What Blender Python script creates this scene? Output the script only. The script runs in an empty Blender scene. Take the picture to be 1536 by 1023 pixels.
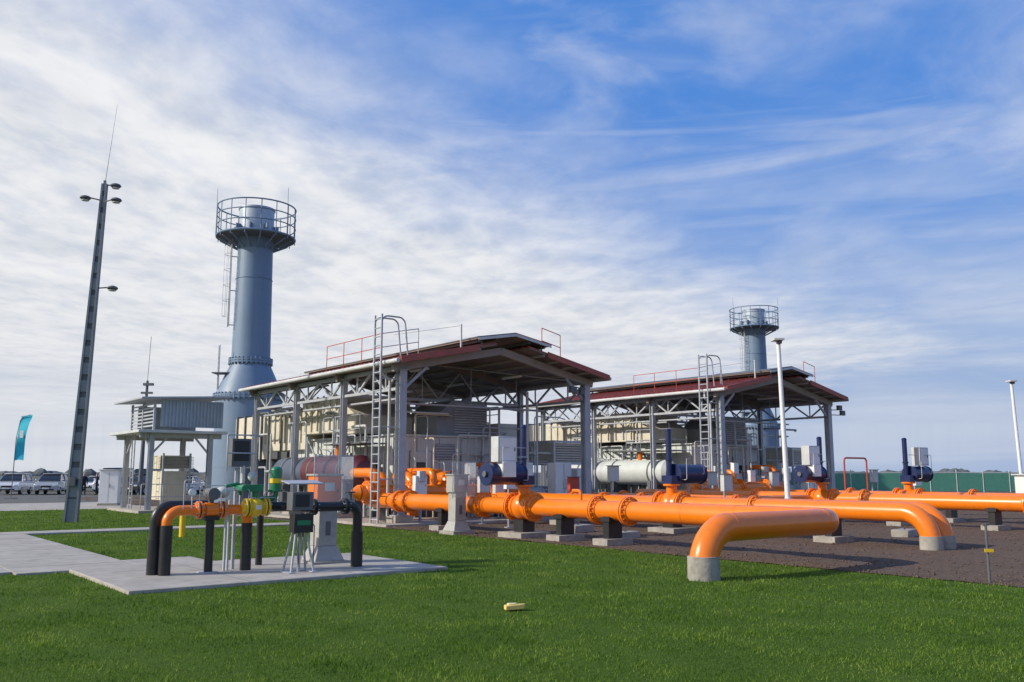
import bpy, bmesh, math, random
import numpy as np
from mathutils import Vector, Matrix, Quaternion
random.seed(7); rng=np.random.default_rng(5)
scene=bpy.context.scene
PHI=math.radians(37.8); UX,UY=math.cos(PHI),math.sin(PHI)
O=(-3.7,30.0)
def site(a,b): return (O[0]+a*UX-b*UY, O[1]+a*UY+b*UX)

# ---------------------------------------------------------------- materials
def M(name,col,rough=.5,metal=0.,var=.12,scale=2.5,bump=0.,bscale=30,coat=0.,dirt=0.,streak=0.):
    m=bpy.data.materials.new(name); m.use_nodes=True
    nt=m.node_tree; p=nt.nodes['Principled BSDF']
    tc=nt.nodes.new('ShaderNodeTexCoord')
    n=nt.nodes.new('ShaderNodeTexNoise'); n.inputs['Scale'].default_value=scale; n.inputs['Detail'].default_value=4
    n.inputs['Roughness'].default_value=.65
    nt.links.new(tc.outputs['Object'],n.inputs['Vector'])
    mr=nt.nodes.new('ShaderNodeMapRange'); mr.inputs[1].default_value=.3; mr.inputs[2].default_value=.7
    nt.links.new(n.outputs['Fac'],mr.inputs[0])
    mx=nt.nodes.new('ShaderNodeMix'); mx.data_type='RGBA'
    nt.links.new(mr.outputs[0],mx.inputs[0])
    mx.inputs[6].default_value=tuple(c*(1-var) for c in col)+(1,)
    mx.inputs[7].default_value=tuple(min(1,c*(1+var)) for c in col)+(1,)
    out=mx.outputs[2]
    if dirt>0 or streak>0:
        mp=nt.nodes.new('ShaderNodeMapping'); mp.inputs['Scale'].default_value=(1,1,1) if not streak else (3,3,.18)
        nt.links.new(tc.outputs['Object'],mp.inputs['Vector'])
        n2=nt.nodes.new('ShaderNodeTexNoise'); n2.inputs['Scale'].default_value=scale*3.7; n2.inputs['Detail'].default_value=4
        nt.links.new(mp.outputs[0],n2.inputs['Vector'])
        m2=nt.nodes.new('ShaderNodeMapRange'); m2.inputs[1].default_value=.5; m2.inputs[2].default_value=.75; m2.inputs[4].default_value=max(dirt,streak)
        nt.links.new(n2.outputs['Fac'],m2.inputs[0])
        mx2=nt.nodes.new('ShaderNodeMix'); mx2.data_type='RGBA'
        nt.links.new(m2.outputs[0],mx2.inputs[0]); nt.links.new(out,mx2.inputs[6])
        mx2.inputs[7].default_value=(.09,.075,.055,1); out=mx2.outputs[2]
    nt.links.new(out,p.inputs['Base Color'])
    r=nt.nodes.new('ShaderNodeMapRange'); r.inputs[3].default_value=max(.05,rough-.08); r.inputs[4].default_value=min(1,rough+.1)
    nt.links.new(n.outputs['Fac'],r.inputs[0]); nt.links.new(r.outputs[0],p.inputs['Roughness'])
    p.inputs['Metallic'].default_value=metal
    p.inputs['Coat Weight'].default_value=coat
    if bump>0:
        b=nt.nodes.new('ShaderNodeBump'); b.inputs['Strength'].default_value=bump; b.inputs['Distance'].default_value=.02
        n3=nt.nodes.new('ShaderNodeTexNoise'); n3.inputs['Scale'].default_value=bscale; n3.inputs['Detail'].default_value=4
        nt.links.new(tc.outputs['Object'],n3.inputs['Vector'])
        nt.links.new(n3.outputs['Fac'],b.inputs['Height']); nt.links.new(b.outputs[0],p.inputs['Normal'])
    return m
ORANGE=M('orange_paint',(.86,.20,.006),.30,var=.07,coat=.25,dirt=.12)
BLACK=M('black_coating',(.018,.018,.02),.38,var=.3,dirt=.1)
YELLOW=M('yellow_paint',(.85,.55,.02),.4)
GREEN=M('green_paint',(.01,.19,.08),.35,coat=.3)
NAVY=M('navy_paint',(.006,.017,.085),.35,coat=.2)
STACK=M('stack_paint',(.155,.23,.33),.5,var=.07,scale=.8,streak=.14)
STACKL=M('stack_cap_metal',(.42,.48,.56),.4,metal=.2)
STEEL=M('galvanised_steel',(.40,.42,.46),.5,metal=.15,var=.15,dirt=.1)
STEELD=M('dark_steel',(.13,.135,.145),.55,metal=.2)
STEELL=M('light_grey_paint',(.54,.55,.55),.5,dirt=.12)
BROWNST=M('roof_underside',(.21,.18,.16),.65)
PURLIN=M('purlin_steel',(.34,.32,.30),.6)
RED=M('red_roof_sheet',(.34,.08,.055),.5,var=.15)
REDP=M('red_paint',(.5,.07,.04),.45)
MAROON=M('maroon_paint',(.11,.025,.035),.4,coat=.1)
SLATE=M('slate_paint',(.09,.11,.16),.4)
BEIGE=M('beige_cladding',(.62,.57,.46),.6,var=.1,streak=.22)
GREYG=M('greygreen_cladding',(.56,.59,.56),.55,var=.08,streak=.15)
WHITE=M('white_paint',(.78,.79,.79),.4,var=.05,dirt=.06)
LOUV=M('louver_metal',(.24,.25,.27),.5,metal=.2)
CONC=M('concrete',(.385,.355,.315),.85,var=.16,scale=1.1,bump=.25,bscale=25,dirt=.3)
CONCD=M('plinth_concrete',(.34,.315,.28),.85,var=.2,scale=3,bump=.3,dirt=.35)
MAST=M('mast_concrete',(.20,.225,.25),.7,var=.15,scale=2,bump=.2)
MASTD=M('mast_shade_and_joints',(.12,.135,.15),.75,var=.15,scale=2)  # mast concrete darkened to paint recess shade on the web; also dark joint fill
GLASSD=M('car_glass',(.02,.025,.03),.1,var=.1)
RUBBER=M('rubber',(.02,.02,.02),.8)
CHROME=M('headlamp',(.6,.62,.65),.15,metal=.4)
TEAL=M('teal_fabric',(.02,.5,.62),.7)
CORR=M('corrugated_metal',(.34,.40,.46),.45,metal=.15)
SKIN=M('skin',(.5,.3,.22),.6); CLOTH=M('dark_cloth',(.02,.022,.03),.9); HAIR=M('hair',(.03,.02,.015),.8)
ASPH=M('asphalt',(.10,.10,.095),.9,var=.2,scale=.5,bump=.2)
FENCEG=M('green_mesh',(.08,.26,.19),.7)
FOLI=M('hazed_foliage',(.11,.125,.13),.9,var=.3,scale=.05)  # aerial haze painted into the tree colour as a bluish grey
def glassmat():
    m=bpy.data.materials.new('clear_panel'); m.use_nodes=True; nt=m.node_tree
    o=nt.nodes['Material Output']; p=nt.nodes['Principled BSDF']; p.inputs['Base Color'].default_value=(.6,.65,.68,1); p.inputs['Roughness'].default_value=.15
    t=nt.nodes.new('ShaderNodeBsdfTransparent'); mx=nt.nodes.new('ShaderNodeMixShader'); mx.inputs[0].default_value=.22
    nt.links.new(t.outputs[0],mx.inputs[1]); nt.links.new(p.outputs[0],mx.inputs[2]); nt.links.new(mx.outputs[0],o.inputs[0]); return m
CLEAR=glassmat()

# ---------------------------------------------------------------- mesh builder
class G:
    def __init__(s,name,a=0,b=0,z=0,rot=0.,world=False):
        s.name=name; s.parts={}
        x,y=(a,b) if world else site(a,b)
        s.mat=Matrix.Translation((x,y,z))@Matrix.Rotation((0 if world else PHI)+rot,4,'Z')
    def add(s,part,mat,v,f):
        k=(part,mat.name)
        if k not in s.parts: s.parts[k]=([],[],mat)
        V,F,_=s.parts[k]; o=len(V); V.extend([tuple(q) for q in v]); F.extend([tuple(i+o for i in g) for g in f])
    def box(s,part,mat,c,size,R=None):
        hx,hy,hz=[q/2 for q in size]; c=Vector(c); vs=[]
        for x in(-hx,hx):
            for y in(-hy,hy):
                for z in(-hz,hz):
                    q=Vector((x,y,z)); q=R@q if R else q; vs.append(q+c)
        s.add(part,mat,vs,[(0,1,3,2),(4,6,7,5),(0,4,5,1),(2,3,7,6),(0,2,6,4),(1,5,7,3)])
    def bb(s,part,mat,x0,x1,y0,y1,z0,z1): s.box(part,mat,((x0+x1)/2,(y0+y1)/2,(z0+z1)/2),(abs(x1-x0),abs(y1-y0),abs(z1-z0)))
    def bar(s,part,mat,p1,p2,w,h):
        p1=Vector(p1);p2=Vector(p2);d=p2-p1;L=d.length;d.normalize()
        up=Vector((0,0,1)) if abs(d.z)<.98 else Vector((0,1,0))
        x=d.cross(up).normalized(); u=x.cross(d)
        R=Matrix((x,d,u)).transposed()
        s.box(part,mat,(p1+p2)/2,(w,L,h),R)
    def cyl(s,part,mat,p1,p2,r,r2=None,n=16):
        r2=r if r2 is None else r2
        p1=Vector(p1);p2=Vector(p2);d=(p2-p1).normalized()
        up=Vector((0,0,1)) if abs(d.z)<.95 else Vector((1,0,0))
        x=d.cross(up).normalized();y=d.cross(x); v=[]
        for p,rr in((p1,r),(p2,r2)):
            for i in range(n):
                t=2*math.pi*i/n; v.append(p+x*math.cos(t)*rr+y*math.sin(t)*rr)
        f=[(i,(i+1)%n,n+(i+1)%n,n+i) for i in range(n)]+[tuple(range(n)),tuple(range(n,2*n))]
        s.add(part,mat,v,f)
    def tube(s,part,mat,pts,r,bend=.3,n=16,seg=10):
        pts=[Vector(p) for p in pts]; path=[pts[0]]
        for i in range(1,len(pts)-1):
            a,b,c=pts[i-1],pts[i],pts[i+1]; d1=(a-b).normalized(); d2=(c-b).normalized()
            ang=d1.angle(d2)
            if ang>3.1: path.append(b); continue
            t=bend/math.tan(ang/2); bis=(d1+d2).normalized(); cen=b+bis*(bend/math.sin(ang/2))
            s0=b+d1*t-cen; s1=b+d2*t-cen; tot=s0.angle(s1)
            for k in range(seg+1):
                w=k/seg; path.append(cen+(s0*math.sin((1-w)*tot)+s1*math.sin(w*tot))/math.sin(tot))
        path.append(pts[-1]); v=[];f=[]
        t0=(path[1]-path[0]).normalized(); up=Vector((0,0,1)) if abs(t0.z)<.9 else Vector((1,0,0))
        x=t0.cross(up).normalized()
        for i,p in enumerate(path):
            if i==0:t=t0
            elif i==len(path)-1:t=(path[-1]-path[-2]).normalized()
            else:t=((path[i+1]-p).normalized()+(p-path[i-1]).normalized()).normalized()
            x=(x-t*x.dot(t)).normalized(); y=t.cross(x)
            for k in range(n):
                q=2*math.pi*k/n; v.append(p+x*math.cos(q)*r+y*math.sin(q)*r)
        for i in range(len(path)-1):
            for k in range(n): f.append((i*n+k,i*n+(k+1)%n,(i+1)*n+(k+1)%n,(i+1)*n+k))
        f.append(tuple(range(n))); f.append(tuple(range(len(v)-n,len(v)))); s.add(part,mat,v,f)
    def flange(s,part,mat,p,ax,r,k=1.5,th=.05,bolts=12,boltmat=None):
        p=Vector(p);ax=Vector(ax).normalized();R=r*k
        s.cyl(part,mat,p-ax*(th+.012),p-ax*.012,R,n=28); s.cyl(part,mat,p+ax*.012,p+ax*(th+.012),R,n=28)
        s.cyl(part+'_gasket',BLACK,p-ax*.0115,p+ax*.0115,R*.93,n=24)
        s.cyl(part,mat,p-ax*(th*2.6),p-ax*(th+.013),r*1.04,r*1.2,n=24); s.cyl(part,mat,p+ax*(th+.013),p+ax*(th*2.6),r*1.2,r*1.04,n=24)
        up=Vector((0,0,1)) if abs(ax.z)<.9 else Vector((1,0,0)); x=ax.cross(up).normalized();y=ax.cross(x)
        for i in range(bolts):
            t=2*math.pi*(i+.5)/bolts; q=p+(x*math.cos(t)+y*math.sin(t))*(r*(1+k)/1.93)
            s.cyl(part+'_bolts',boltmat or mat,q-ax*(th+.05),q+ax*(th+.05),r*.085,n=6)
    def lathe(s,part,mat,c,prof,n=32):
        v=[];f=[];c=Vector(c)
        for r,z in prof:
            for i in range(n):
                t=2*math.pi*i/n; v.append(c+Vector((r*math.cos(t),r*math.sin(t),z)))
        for j in range(len(prof)-1):
            for i in range(n): f.append((j*n+i,j*n+(i+1)%n,(j+1)*n+(i+1)%n,(j+1)*n+i))
        f.append(tuple(range(n)));f.append(tuple(range(len(v)-n,len(v)))); s.add(part,mat,v,f)
    def ball(s,part,mat,c,r,sz=1.,n=20):
        s.lathe(part,mat,c,[(max(.002,r*math.sin(math.pi*j/12)),-r*sz*math.cos(math.pi*j/12)) for j in range(13)],n)
    def ring(s,part,mat,c,R,r,n=36):
        c=Vector(c); v=[];f=[];m=6
        for i in range(n):
            t=2*math.pi*i/n; e=Vector((math.cos(t),math.sin(t),0))
            for k in range(m):
                q=2*math.pi*k/m; v.append(c+e*(R+r*math.cos(q))+Vector((0,0,r*math.sin(q))))
        for i in range(n):
            for k in range(m): f.append((i*m+k,i*m+(k+1)%m,((i+1)%n)*m+(k+1)%m,((i+1)%n)*m+k))
        s.add(part,mat,v,f)
    def prism(s,part,mat,poly,ext):
        n=len(poly);e=Vector(ext); v=[Vector(p) for p in poly]; v+= [p+e for p in v]
        s.add(part,mat,v,[(i,(i+1)%n,n+(i+1)%n,n+i) for i in range(n)]+[tuple(range(n)),tuple(range(n,2*n))])
    def column(s,part,mat,x,y,z0,z1,w=.28):
        t=.022
        s.bb(part,mat,x-w/2,x+w/2,y-w/2,y-w/2+t,z0,z1); s.bb(part,mat,x-w/2,x+w/2,y+w/2-t,y+w/2,z0,z1)
        s.bb(part,mat,x-.012,x+.012,y-w/2+t+.001,y+w/2-t-.001,z0,z1)
    def ladder(s,part,mat,p,z0,z1,ax=(0,1,0),w=.42,step=.3,r=.022):
        p=Vector(p);ax=Vector(ax)
        for k in(-1,1):
            q=p+ax*(k*w/2); s.cyl(part,mat,(q.x,q.y,z0),(q.x,q.y,z1),r*1.3,n=8)
        z=z0+.2
        while z<z1-.05:
            q0=p-ax*w/2;q1=p+ax*w/2; s.cyl(part,mat,(q0.x,q0.y,z),(q1.x,q1.y,z),r*.8,n=6); z+=step
    def rail(s,part,mat,pts,h=1.,r=.02,post=1.2,mid=True):
        pts=[Vector(p) for p in pts]
        for i in range(len(pts)-1):
            a,b=pts[i],pts[i+1]; L=(b-a).length; n=max(1,round(L/post))
            for z in ([h,h*.5] if mid else [h]): s.cyl(part,mat,a+Vector((0,0,z)),b+Vector((0,0,z)),r,n=6)
            for k in range(n+1):
                q=a.lerp(b,k/n); s.cyl(part,mat,q,q+Vector((0,0,h)),r,n=6)
    def finish(s,bevel=.006):
        e=None
        single=len(s.parts)==1
        if not single:
            e=bpy.data.objects.new(s.name,None); e.empty_display_size=.3; scene.collection.objects.link(e); e.matrix_world=s.mat
        for (pn,mn),(V,F,mat) in s.parts.items():
            me=bpy.data.meshes.new(s.name if single else pn); me.from_pydata(V,[],F)
            bm=bmesh.new(); bm.from_mesh(me); bmesh.ops.recalc_face_normals(bm,faces=bm.faces); bm.to_mesh(me); bm.free()
            me.materials.append(mat); me.polygons.foreach_set('use_smooth',[True]*len(me.polygons)); me.set_sharp_from_angle(angle=math.radians(35))
            o=bpy.data.objects.new(s.name if single else pn,me); scene.collection.objects.link(o)
            if single: o.matrix_world=s.mat
            else: o.parent=e
            if bevel>0 and len(F)<30000:
                bv=o.modifiers.new('bevel','BEVEL'); bv.width=bevel; bv.segments=1; bv.limit_method='ANGLE'; bv.angle_limit=math.radians(50); bv.harden_normals=False
        return e

# ---------------------------------------------------------------- ground
def sheet(name,mat,poly,z,world=False):
    me=bpy.data.meshes.new(name); v=[((p if world else site(*p))+(z,)) for p in poly]
    me.from_pydata(v,[],[tuple(range(len(v)))]); me.materials.append(mat)
    o=bpy.data.objects.new(name,me); scene.collection.objects.link(o); return o
def groundmat(name,c1,c2,c3,s1,s2,bump=.5,bs=60,dist=.03,rough=.95):
    m=bpy.data.materials.new(name);m.use_nodes=True;nt=m.node_tree;p=nt.nodes['Principled BSDF'];p.inputs['Roughness'].default_value=rough
    p.inputs['Specular IOR Level'].default_value=.15
    tc=nt.nodes.new('ShaderNodeTexCoord')
    def noise(sc,det=6):
        n=nt.nodes.new('ShaderNodeTexNoise');n.inputs['Scale'].default_value=sc;n.inputs['Detail'].default_value=det;n.inputs['Roughness'].default_value=.65;nt.links.new(tc.outputs['Object'],n.inputs['Vector'])
        r=nt.nodes.new('ShaderNodeMapRange');r.inputs[1].default_value=.33;r.inputs[2].default_value=.67;nt.links.new(n.outputs['Fac'],r.inputs[0]);return r.outputs[0],n
    a,_=noise(s1);b,_=noise(s2);c,nn=noise(bs)
    def mix(f,x,y):
        mx=nt.nodes.new('ShaderNodeMix');mx.data_type='RGBA';nt.links.new(f,mx.inputs[0])
        for i,q in((6,x),(7,y)):
            if isinstance(q,tuple):mx.inputs[i].default_value=q+(1,)
            else:nt.links.new(q,mx.inputs[i])
        return mx.outputs[2]
    nt.links.new(mix(b,mix(a,c1,c2),mix(c,c2,c3)),p.inputs['Base Color'])
    bp=nt.nodes.new('ShaderNodeBump');bp.inputs['Strength'].default_value=bump;bp.inputs['Distance'].default_value=dist
    nt.links.new(nn.outputs['Fac'],bp.inputs['Height']);nt.links.new(bp.outputs[0],p.inputs['Normal']);return m
LAWN=groundmat('lawn_soil_and_grass',(.060,.115,.012),(.085,.155,.016),(.045,.08,.012),.35,2.5,.9,45,.04)
SOIL=groundmat('bare_soil',(.125,.088,.066),(.155,.112,.085),(.085,.058,.044),.4,4,.8,9,.05)
FIELD=groundmat('far_field',(.13,.12,.10),(.11,.12,.09),(.15,.13,.11),.01,.05,.2,.5,.05)
sheet('field_ground',FIELD,[(-4000,-300),(4000,-300),(4000,5000),(-4000,5000)],0,True)
sheet('lawn',LAWN,[(-90,-60),(-1.2,-60),(-1.2,3.4),(-1.7,3.4),(-1.7,21),(-90,21)],.004)
def soil_sheet():
    me=bpy.data.meshes.new('soil_ground'); nx,ny=260,200; a0,a1,b0,b1=-1.2,60,-34,45
    A=np.linspace(0,1,nx)**1.7*(a1-a0)+a0; B=np.linspace(b0,b1,ny); AA,BB=np.meshgrid(A,B)
    Z=.012+ .012*np.sin(AA*2.1+1.3*np.sin(BB*.7))*np.sin(BB*1.7+AA*.6)+.008*np.sin(AA*5.3+BB*3.1)*np.cos(BB*4.7-AA*2)+.006*rng.standard_normal(AA.shape)
    Z=np.maximum(Z,.008)
    X=O[0]+AA*UX-BB*UY; Y=O[1]+AA*UY+BB*UX
    v=np.stack([X,Y,Z],-1).reshape(-1,3)
    f=[(j*nx+i,j*nx+i+1,(j+1)*nx+i+1,(j+1)*nx+i) for j in range(ny-1) for i in range(nx-1)]
    me.from_pydata(v.tolist(),[],f); me.materials.append(SOIL); me.polygons.foreach_set('use_smooth',[True]*len(f))
    o=bpy.data.objects.new('soil_ground',me);scene.collection.objects.link(o)
soil_sheet()
sheet('access_road',CONC,[(-120,21),(2,21),(2,33),(-120,33)],.008)
sheet('parking_lot',ASPH,[(-160,33.5),(2,33.5),(2,80),(-160,80)],.010)
g=G('concrete_path')
g.bb('pad',CONC,-11.8,-6.5,-12.6,-9.0,-.05,.06)
g.bb('path_slab',CONC,-12.6,-10.6,-8.995,1.95,-.05,.045)
for y in np.arange(-8,1.9,2.): g.bb('expansion_joints',MASTD,-12.59,-10.61,y,y+.012,.0452,.0472)
for x in (-10.05,-8.3): g.bb('expansion_joints',MASTD,x,x+.012,-12.58,-9.02,.0602,.0622)
g.bb('path_slab',CONC,-40,-12.605,-8.7,-6.6,-.05,.04)
g.bb('path_slab',CONC,-10.595,-9.3,-8.995,-7.6,-.05,.043)
g.bb('path_slab',CONC,-40,-1.3,1.955,3.1,-.05,.05)
g.finish(.01)
g=G('canopy_floor_slab'); g.bb('slab',CONC,-1.0,9.6,-.9,14,-.05,.09); g.finish(.01)
g=G('canopy_floor_slab',16.4); g.bb('slab',CONC,-1.0,9.6,-.9,14,-.05,.09); g.finish(.01)

def in_grass(a,b):
    wob=.06*np.sin(b*3.1)+.04*np.sin(b*7.7+1)
    ok=(a<-1.22+wob)&(b<20.9)&~((a>-1.75)&(b>1.9))
    ok&=~((a>-11.8)&(a<-6.5)&(b>-12.6)&(b<-9.0))
    ok&=~((a>-12.6)&(a<-10.6)&(b>-9.0)&(b<1.95))
    ok&=~((a<-12.6)&(b>-8.7)&(b<-6.6))
    ok&=~((a>-10.6)&(a<-9.3)&(b>-9)&(b<-7.6))
    ok&=~((b>1.95)&(b<3.1)&(a<-1.3))
    ok&=~((a>-4.2)&(b>14.2)&(a<0.2)&(b<19.6))
    return ok
def grass():
    N=460000
    Y=np.exp(rng.uniform(math.log(5.5),math.log(50),N)); X=rng.uniform(-1,1,N)*(.70*Y+1.5)
    dx=X-O[0];dy=Y-O[1];a=dx*UX+dy*UY;b=-dx*UY+dy*UX
    k=in_grass(a,b); X=X[k];Y=Y[k];a=a[k];b=b[k];N=len(X)
    patch=.78+.30*np.sin(X*1.9+2*np.sin(Y*1.6))*np.sin(Y*2.3+X*.7)+.22*np.sin(a*9.)*np.sin(b*.9)+.2*rng.standard_normal(N)
    patch=np.clip(patch,.3,1.6)
    h=rng.uniform(.018,.045,N)*(Y/8)**.25*patch; w=.0048*(Y/8)**.75*rng.uniform(.7,1.4,N)
    t=rng.uniform(0,2*math.pi,N); lean=rng.uniform(.0,.9,N)*h; lt=rng.uniform(0,2*math.pi,N)
    v=np.zeros((N,3,3))
    v[:,0]=np.stack([X-np.cos(t)*w,Y-np.sin(t)*w,np.zeros(N)],-1)
    v[:,1]=np.stack([X+np.cos(t)*w,Y+np.sin(t)*w,np.zeros(N)],-1)
    v[:,2]=np.stack([X+np.cos(lt)*lean,Y+np.sin(lt)*lean,h],-1)
    me=bpy.data.meshes.new('grass'); me.vertices.add(3*N); me.loops.add(3*N); me.polygons.add(N)
    me.vertices.foreach_set('co',v.reshape(-1)); me.loops.foreach_set('vertex_index',np.arange(3*N,dtype=np.int32))
    me.polygons.foreach_set('loop_start',np.arange(0,3*N,3,dtype=np.int32)); me.polygons.foreach_set('loop_total',np.full(N,3,dtype=np.int32))
    at=me.attributes.new('rnd','FLOAT','POINT'); at.data.foreach_set('value',np.repeat(rng.random(N),3).astype(np.float32))
    me.update(); me.validate()
    m=bpy.data.materials.new('grass_blades');m.use_nodes=True;nt=m.node_tree;p=nt.nodes['Principled BSDF'];p.inputs['Roughness'].default_value=.6;p.inputs['Specular IOR Level'].default_value=.2
    an=nt.nodes.new('ShaderNodeAttribute');an.attribute_name='rnd'
    cr=nt.nodes.new('ShaderNodeValToRGB');e=cr.color_ramp.elements;e[0].color=(.05,.115,.010,1);e[1].color=(.26,.35,.055,1)
    q=cr.color_ramp.elements.new(.6);q.color=(.115,.215,.020,1)
    tc=nt.nodes.new('ShaderNodeTexCoord');n=nt.nodes.new('ShaderNodeTexNoise');n.inputs['Scale'].default_value=.9;n.inputs['Detail'].default_value=5;n.inputs['Roughness'].default_value=.7;nt.links.new(tc.outputs['Object'],n.inputs['Vector'])
    ad=nt.nodes.new('ShaderNodeMath');ad.operation='MULTIPLY_ADD';ad.inputs[1].default_value=.6;nt.links.new(an.outputs['Fac'],ad.inputs[0])
    sb=nt.nodes.new('ShaderNodeMath');sb.operation='MULTIPLY_ADD';sb.inputs[1].default_value=2.4;sb.inputs[2].default_value=-.95;nt.links.new(n.outputs['Fac'],sb.inputs[0]);nt.links.new(sb.outputs[0],ad.inputs[2])
    nt.links.new(ad.outputs[0],cr.inputs[0]);nt.links.new(cr.outputs[0],p.inputs['Base Color'])
    tr=nt.nodes.new('ShaderNodeBsdfTranslucent');nt.links.new(cr.outputs[0],tr.inputs[0]);mx=nt.nodes.new('ShaderNodeMixShader');mx.inputs[0].default_value=.4
    nt.links.new(p.outputs[0],mx.inputs[1]);nt.links.new(tr.outputs[0],mx.inputs[2]);nt.links.new(mx.outputs[0],nt.nodes['Material Output'].inputs[0])
    me.materials.append(m);o=bpy.data.objects.new('grass',me);scene.collection.objects.link(o)
grass()
def clods():
    V=[];F=[]
    base=[(1,0,0),(-1,0,0),(0,1,0),(0,-1,0),(0,0,1),(0,0,-1)]; fs=[(0,2,4),(2,1,4),(1,3,4),(3,0,4),(2,0,5),(1,2,5),(3,1,5),(0,3,5)]
    for i in range(8000):
        a=-1.25+(random.random()**1.8)*26; b=random.uniform(-24,-1); x,y=site(a,b); r=random.uniform(.008,.03)*(1.7 if random.random()<.06 else 1); o=len(V)
        for p in base: V.append((x+p[0]*r*random.uniform(.6,1.3),y+p[1]*r*random.uniform(.6,1.3),.02+p[2]*r*random.uniform(.5,.9)))
        F+= [tuple(k+o for k in f) for f in fs]
    me=bpy.data.meshes.new('soil_clods');me.from_pydata(V,[],F);me.materials.append(SOIL);scene.collection.objects.link(bpy.data.objects.new('soil_clods',me))
clods()

# ---------------------------------------------------------------- canopy
def canopy(a0):
    g=G('steel_canopy',a0,0); W=8.3; ys=[0,4.1,8.2,12.3]; y0,y1=-.8,12.9; sl=.21
    rz=lambda x:5.34+sl*(min(x,W-x)+.5)
    for y in ys:
        for x in(0,W):
            g.column('columns',STEEL,x,y,.34,5.1,.28 if y==0 else .2)
            g.bb('column_plinths',CONCD,x-.33,x+.33,y-.33,y+.33,.0,.30); g.bb('base_plates',STEEL,x-.24,x+.24,y-.24,y+.24,.302,.335)
            for k in(-1,1): g.prism('base_plates',STEEL,[(x+k*.14,y-.01,.34),(x+k*.24,y-.01,.34),(x+k*.14,y-.01,.6)],(0,.02,0))
            g.bb('columns',STEEL,x-.2,x+.2,y-.2,y+.2,5.1,5.13)
        for k in(0,1):
            X=lambda x: x if k==0 else W-x
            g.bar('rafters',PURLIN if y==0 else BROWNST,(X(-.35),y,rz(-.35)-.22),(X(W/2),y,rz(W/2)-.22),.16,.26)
            g.bar('knee_braces',STEEL,(X(.1),y,4.5),(X(1.0),y,5.3),.08,.1)
        if y>0:
            g.bar('tie_beams',STEEL,(.1,y,4.55),(W-.1,y,4.55),.09,.12)
            n=8
            for i in range(n):
                xa=.1+(W-.2)*i/n;xb=.1+(W-.2)*(i+1)/n; za,zb=(4.6,rz(xb)-.4) if i%2==0 else (rz(xa)-.4,4.6)
                g.bar('tie_beams',STEEL,(xa,y,za),(xb,y,zb),.05,.05)
    for x in(0,W):
        g.bar('eave_truss',STEEL,(x,0,5.2),(x,12.3,5.2),.12,.14); g.bar('eave_truss',STEEL,(x,.1,4.5),(x,12.3,4.5),.09,.1)
        n=12
        for i in range(n):
            ya=12.3*i/n;yb=12.3*(i+1)/n; za,zb=(4.5,5.2) if i%2 else (5.2,4.5)
            g.bar('eave_truss',STEEL,(x,ya,za),(x,yb,zb),.07,.07)
            if i%2: g.bar('eave_truss',STEEL,(x,ya,4.5),(x,ya,5.2),.05,.05)
    for k in(0,1):
        X=lambda x: x if k==0 else W-x
        def strip(part,mat,xa,xb,lo,hi,ya,yb): g.prism(part,mat,[(X(xa),ya,rz(xa)+lo),(X(xb),ya,rz(xb)+lo),(X(xb),ya,rz(xb)+hi),(X(xa),ya,rz(xa)+hi)],(0,yb-ya,0))
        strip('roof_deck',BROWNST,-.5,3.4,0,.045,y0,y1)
        strip('roof_sheet',RED,-.53,3.4,.05,.085,y0-.02,y1+.02)
        y=y0+.1
        while y<y1: strip('roof_ribs',RED,-.53,3.4,.086,.125,y,y+.06); y+=.33
        strip('fascia',RED,-.53,2.6,-.09,.125,y0-.06,y0-.025)
        for x in np.arange(-.3,3.4,.75): g.bar('purlins',PURLIN,(X(x),y0+.05,rz(x)-.045),(X(x),y1-.05,rz(x)-.045),.07,.085)
        cz=lambda x:6.30+.17*(x-2.5)
        g.prism('ridge_cap',BROWNST,[(X(2.5),y0-.1,cz(2.5)),(X(W/2),y0-.1,cz(W/2)),(X(W/2),y0-.1,cz(W/2)+.05),(X(2.5),y0-.1,cz(2.5)+.05)],(0,y1-y0+.2,0))
        g.prism('ridge_cap_sheet',STEELD if k==0 else RED,[(X(2.47),y0-.12,cz(2.47)+.053),(X(W/2),y0-.12,cz(W/2)+.053),(X(W/2),y0-.12,cz(W/2)+.09),(X(2.47),y0-.12,cz(2.47)+.09)],(0,y1-y0+.24,0))
        g.prism('ridge_cap_trim',STEELL,[(X(2.5),y0-.14,cz(2.5)-.05),(X(W/2),y0-.14,cz(W/2)-.05),(X(W/2),y0-.14,cz(W/2)+.05),(X(2.5),y0-.14,cz(2.5)+.05)],(0,.018,0))
        for y in np.arange(y0+.1,y1,1.2):
            g.bar('monitor_posts',STEELD,(X(2.8),y,rz(2.8)),(X(2.8),y,cz(2.8)),.05,.05)
        for x in (2.7,3.4): g.bar('monitor_posts',STEELD,(X(x),y0+.02,cz(x)-.06),(X(x),y1,cz(x)-.06),.06,.1)
        g.cyl('gutter',STEELL,(X(-.6),y0,5.33),(X(-.6),y1,5.33),.075,n=10)
    g.tube('downpipe',STEELL,[(-.6,.35,5.3),(-.6,.35,5.0),(-.24,.35,4.8),(-.24,.35,.2)],.05,.08,n=8)
    for ya,yb in((0,4.1),(4.1,8.2)):
        g.bar('wind_bracing',STEEL,(.2,ya,5.2),(4,yb,5.95),.04,.04); g.bar('wind_bracing',STEEL,(.2,yb,5.2),(4,ya,5.95),.04,.04)
        g.bar('wind_bracing',STEEL,(W-.2,ya,5.2),(4.2,yb,5.95),.04,.04)
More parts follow.
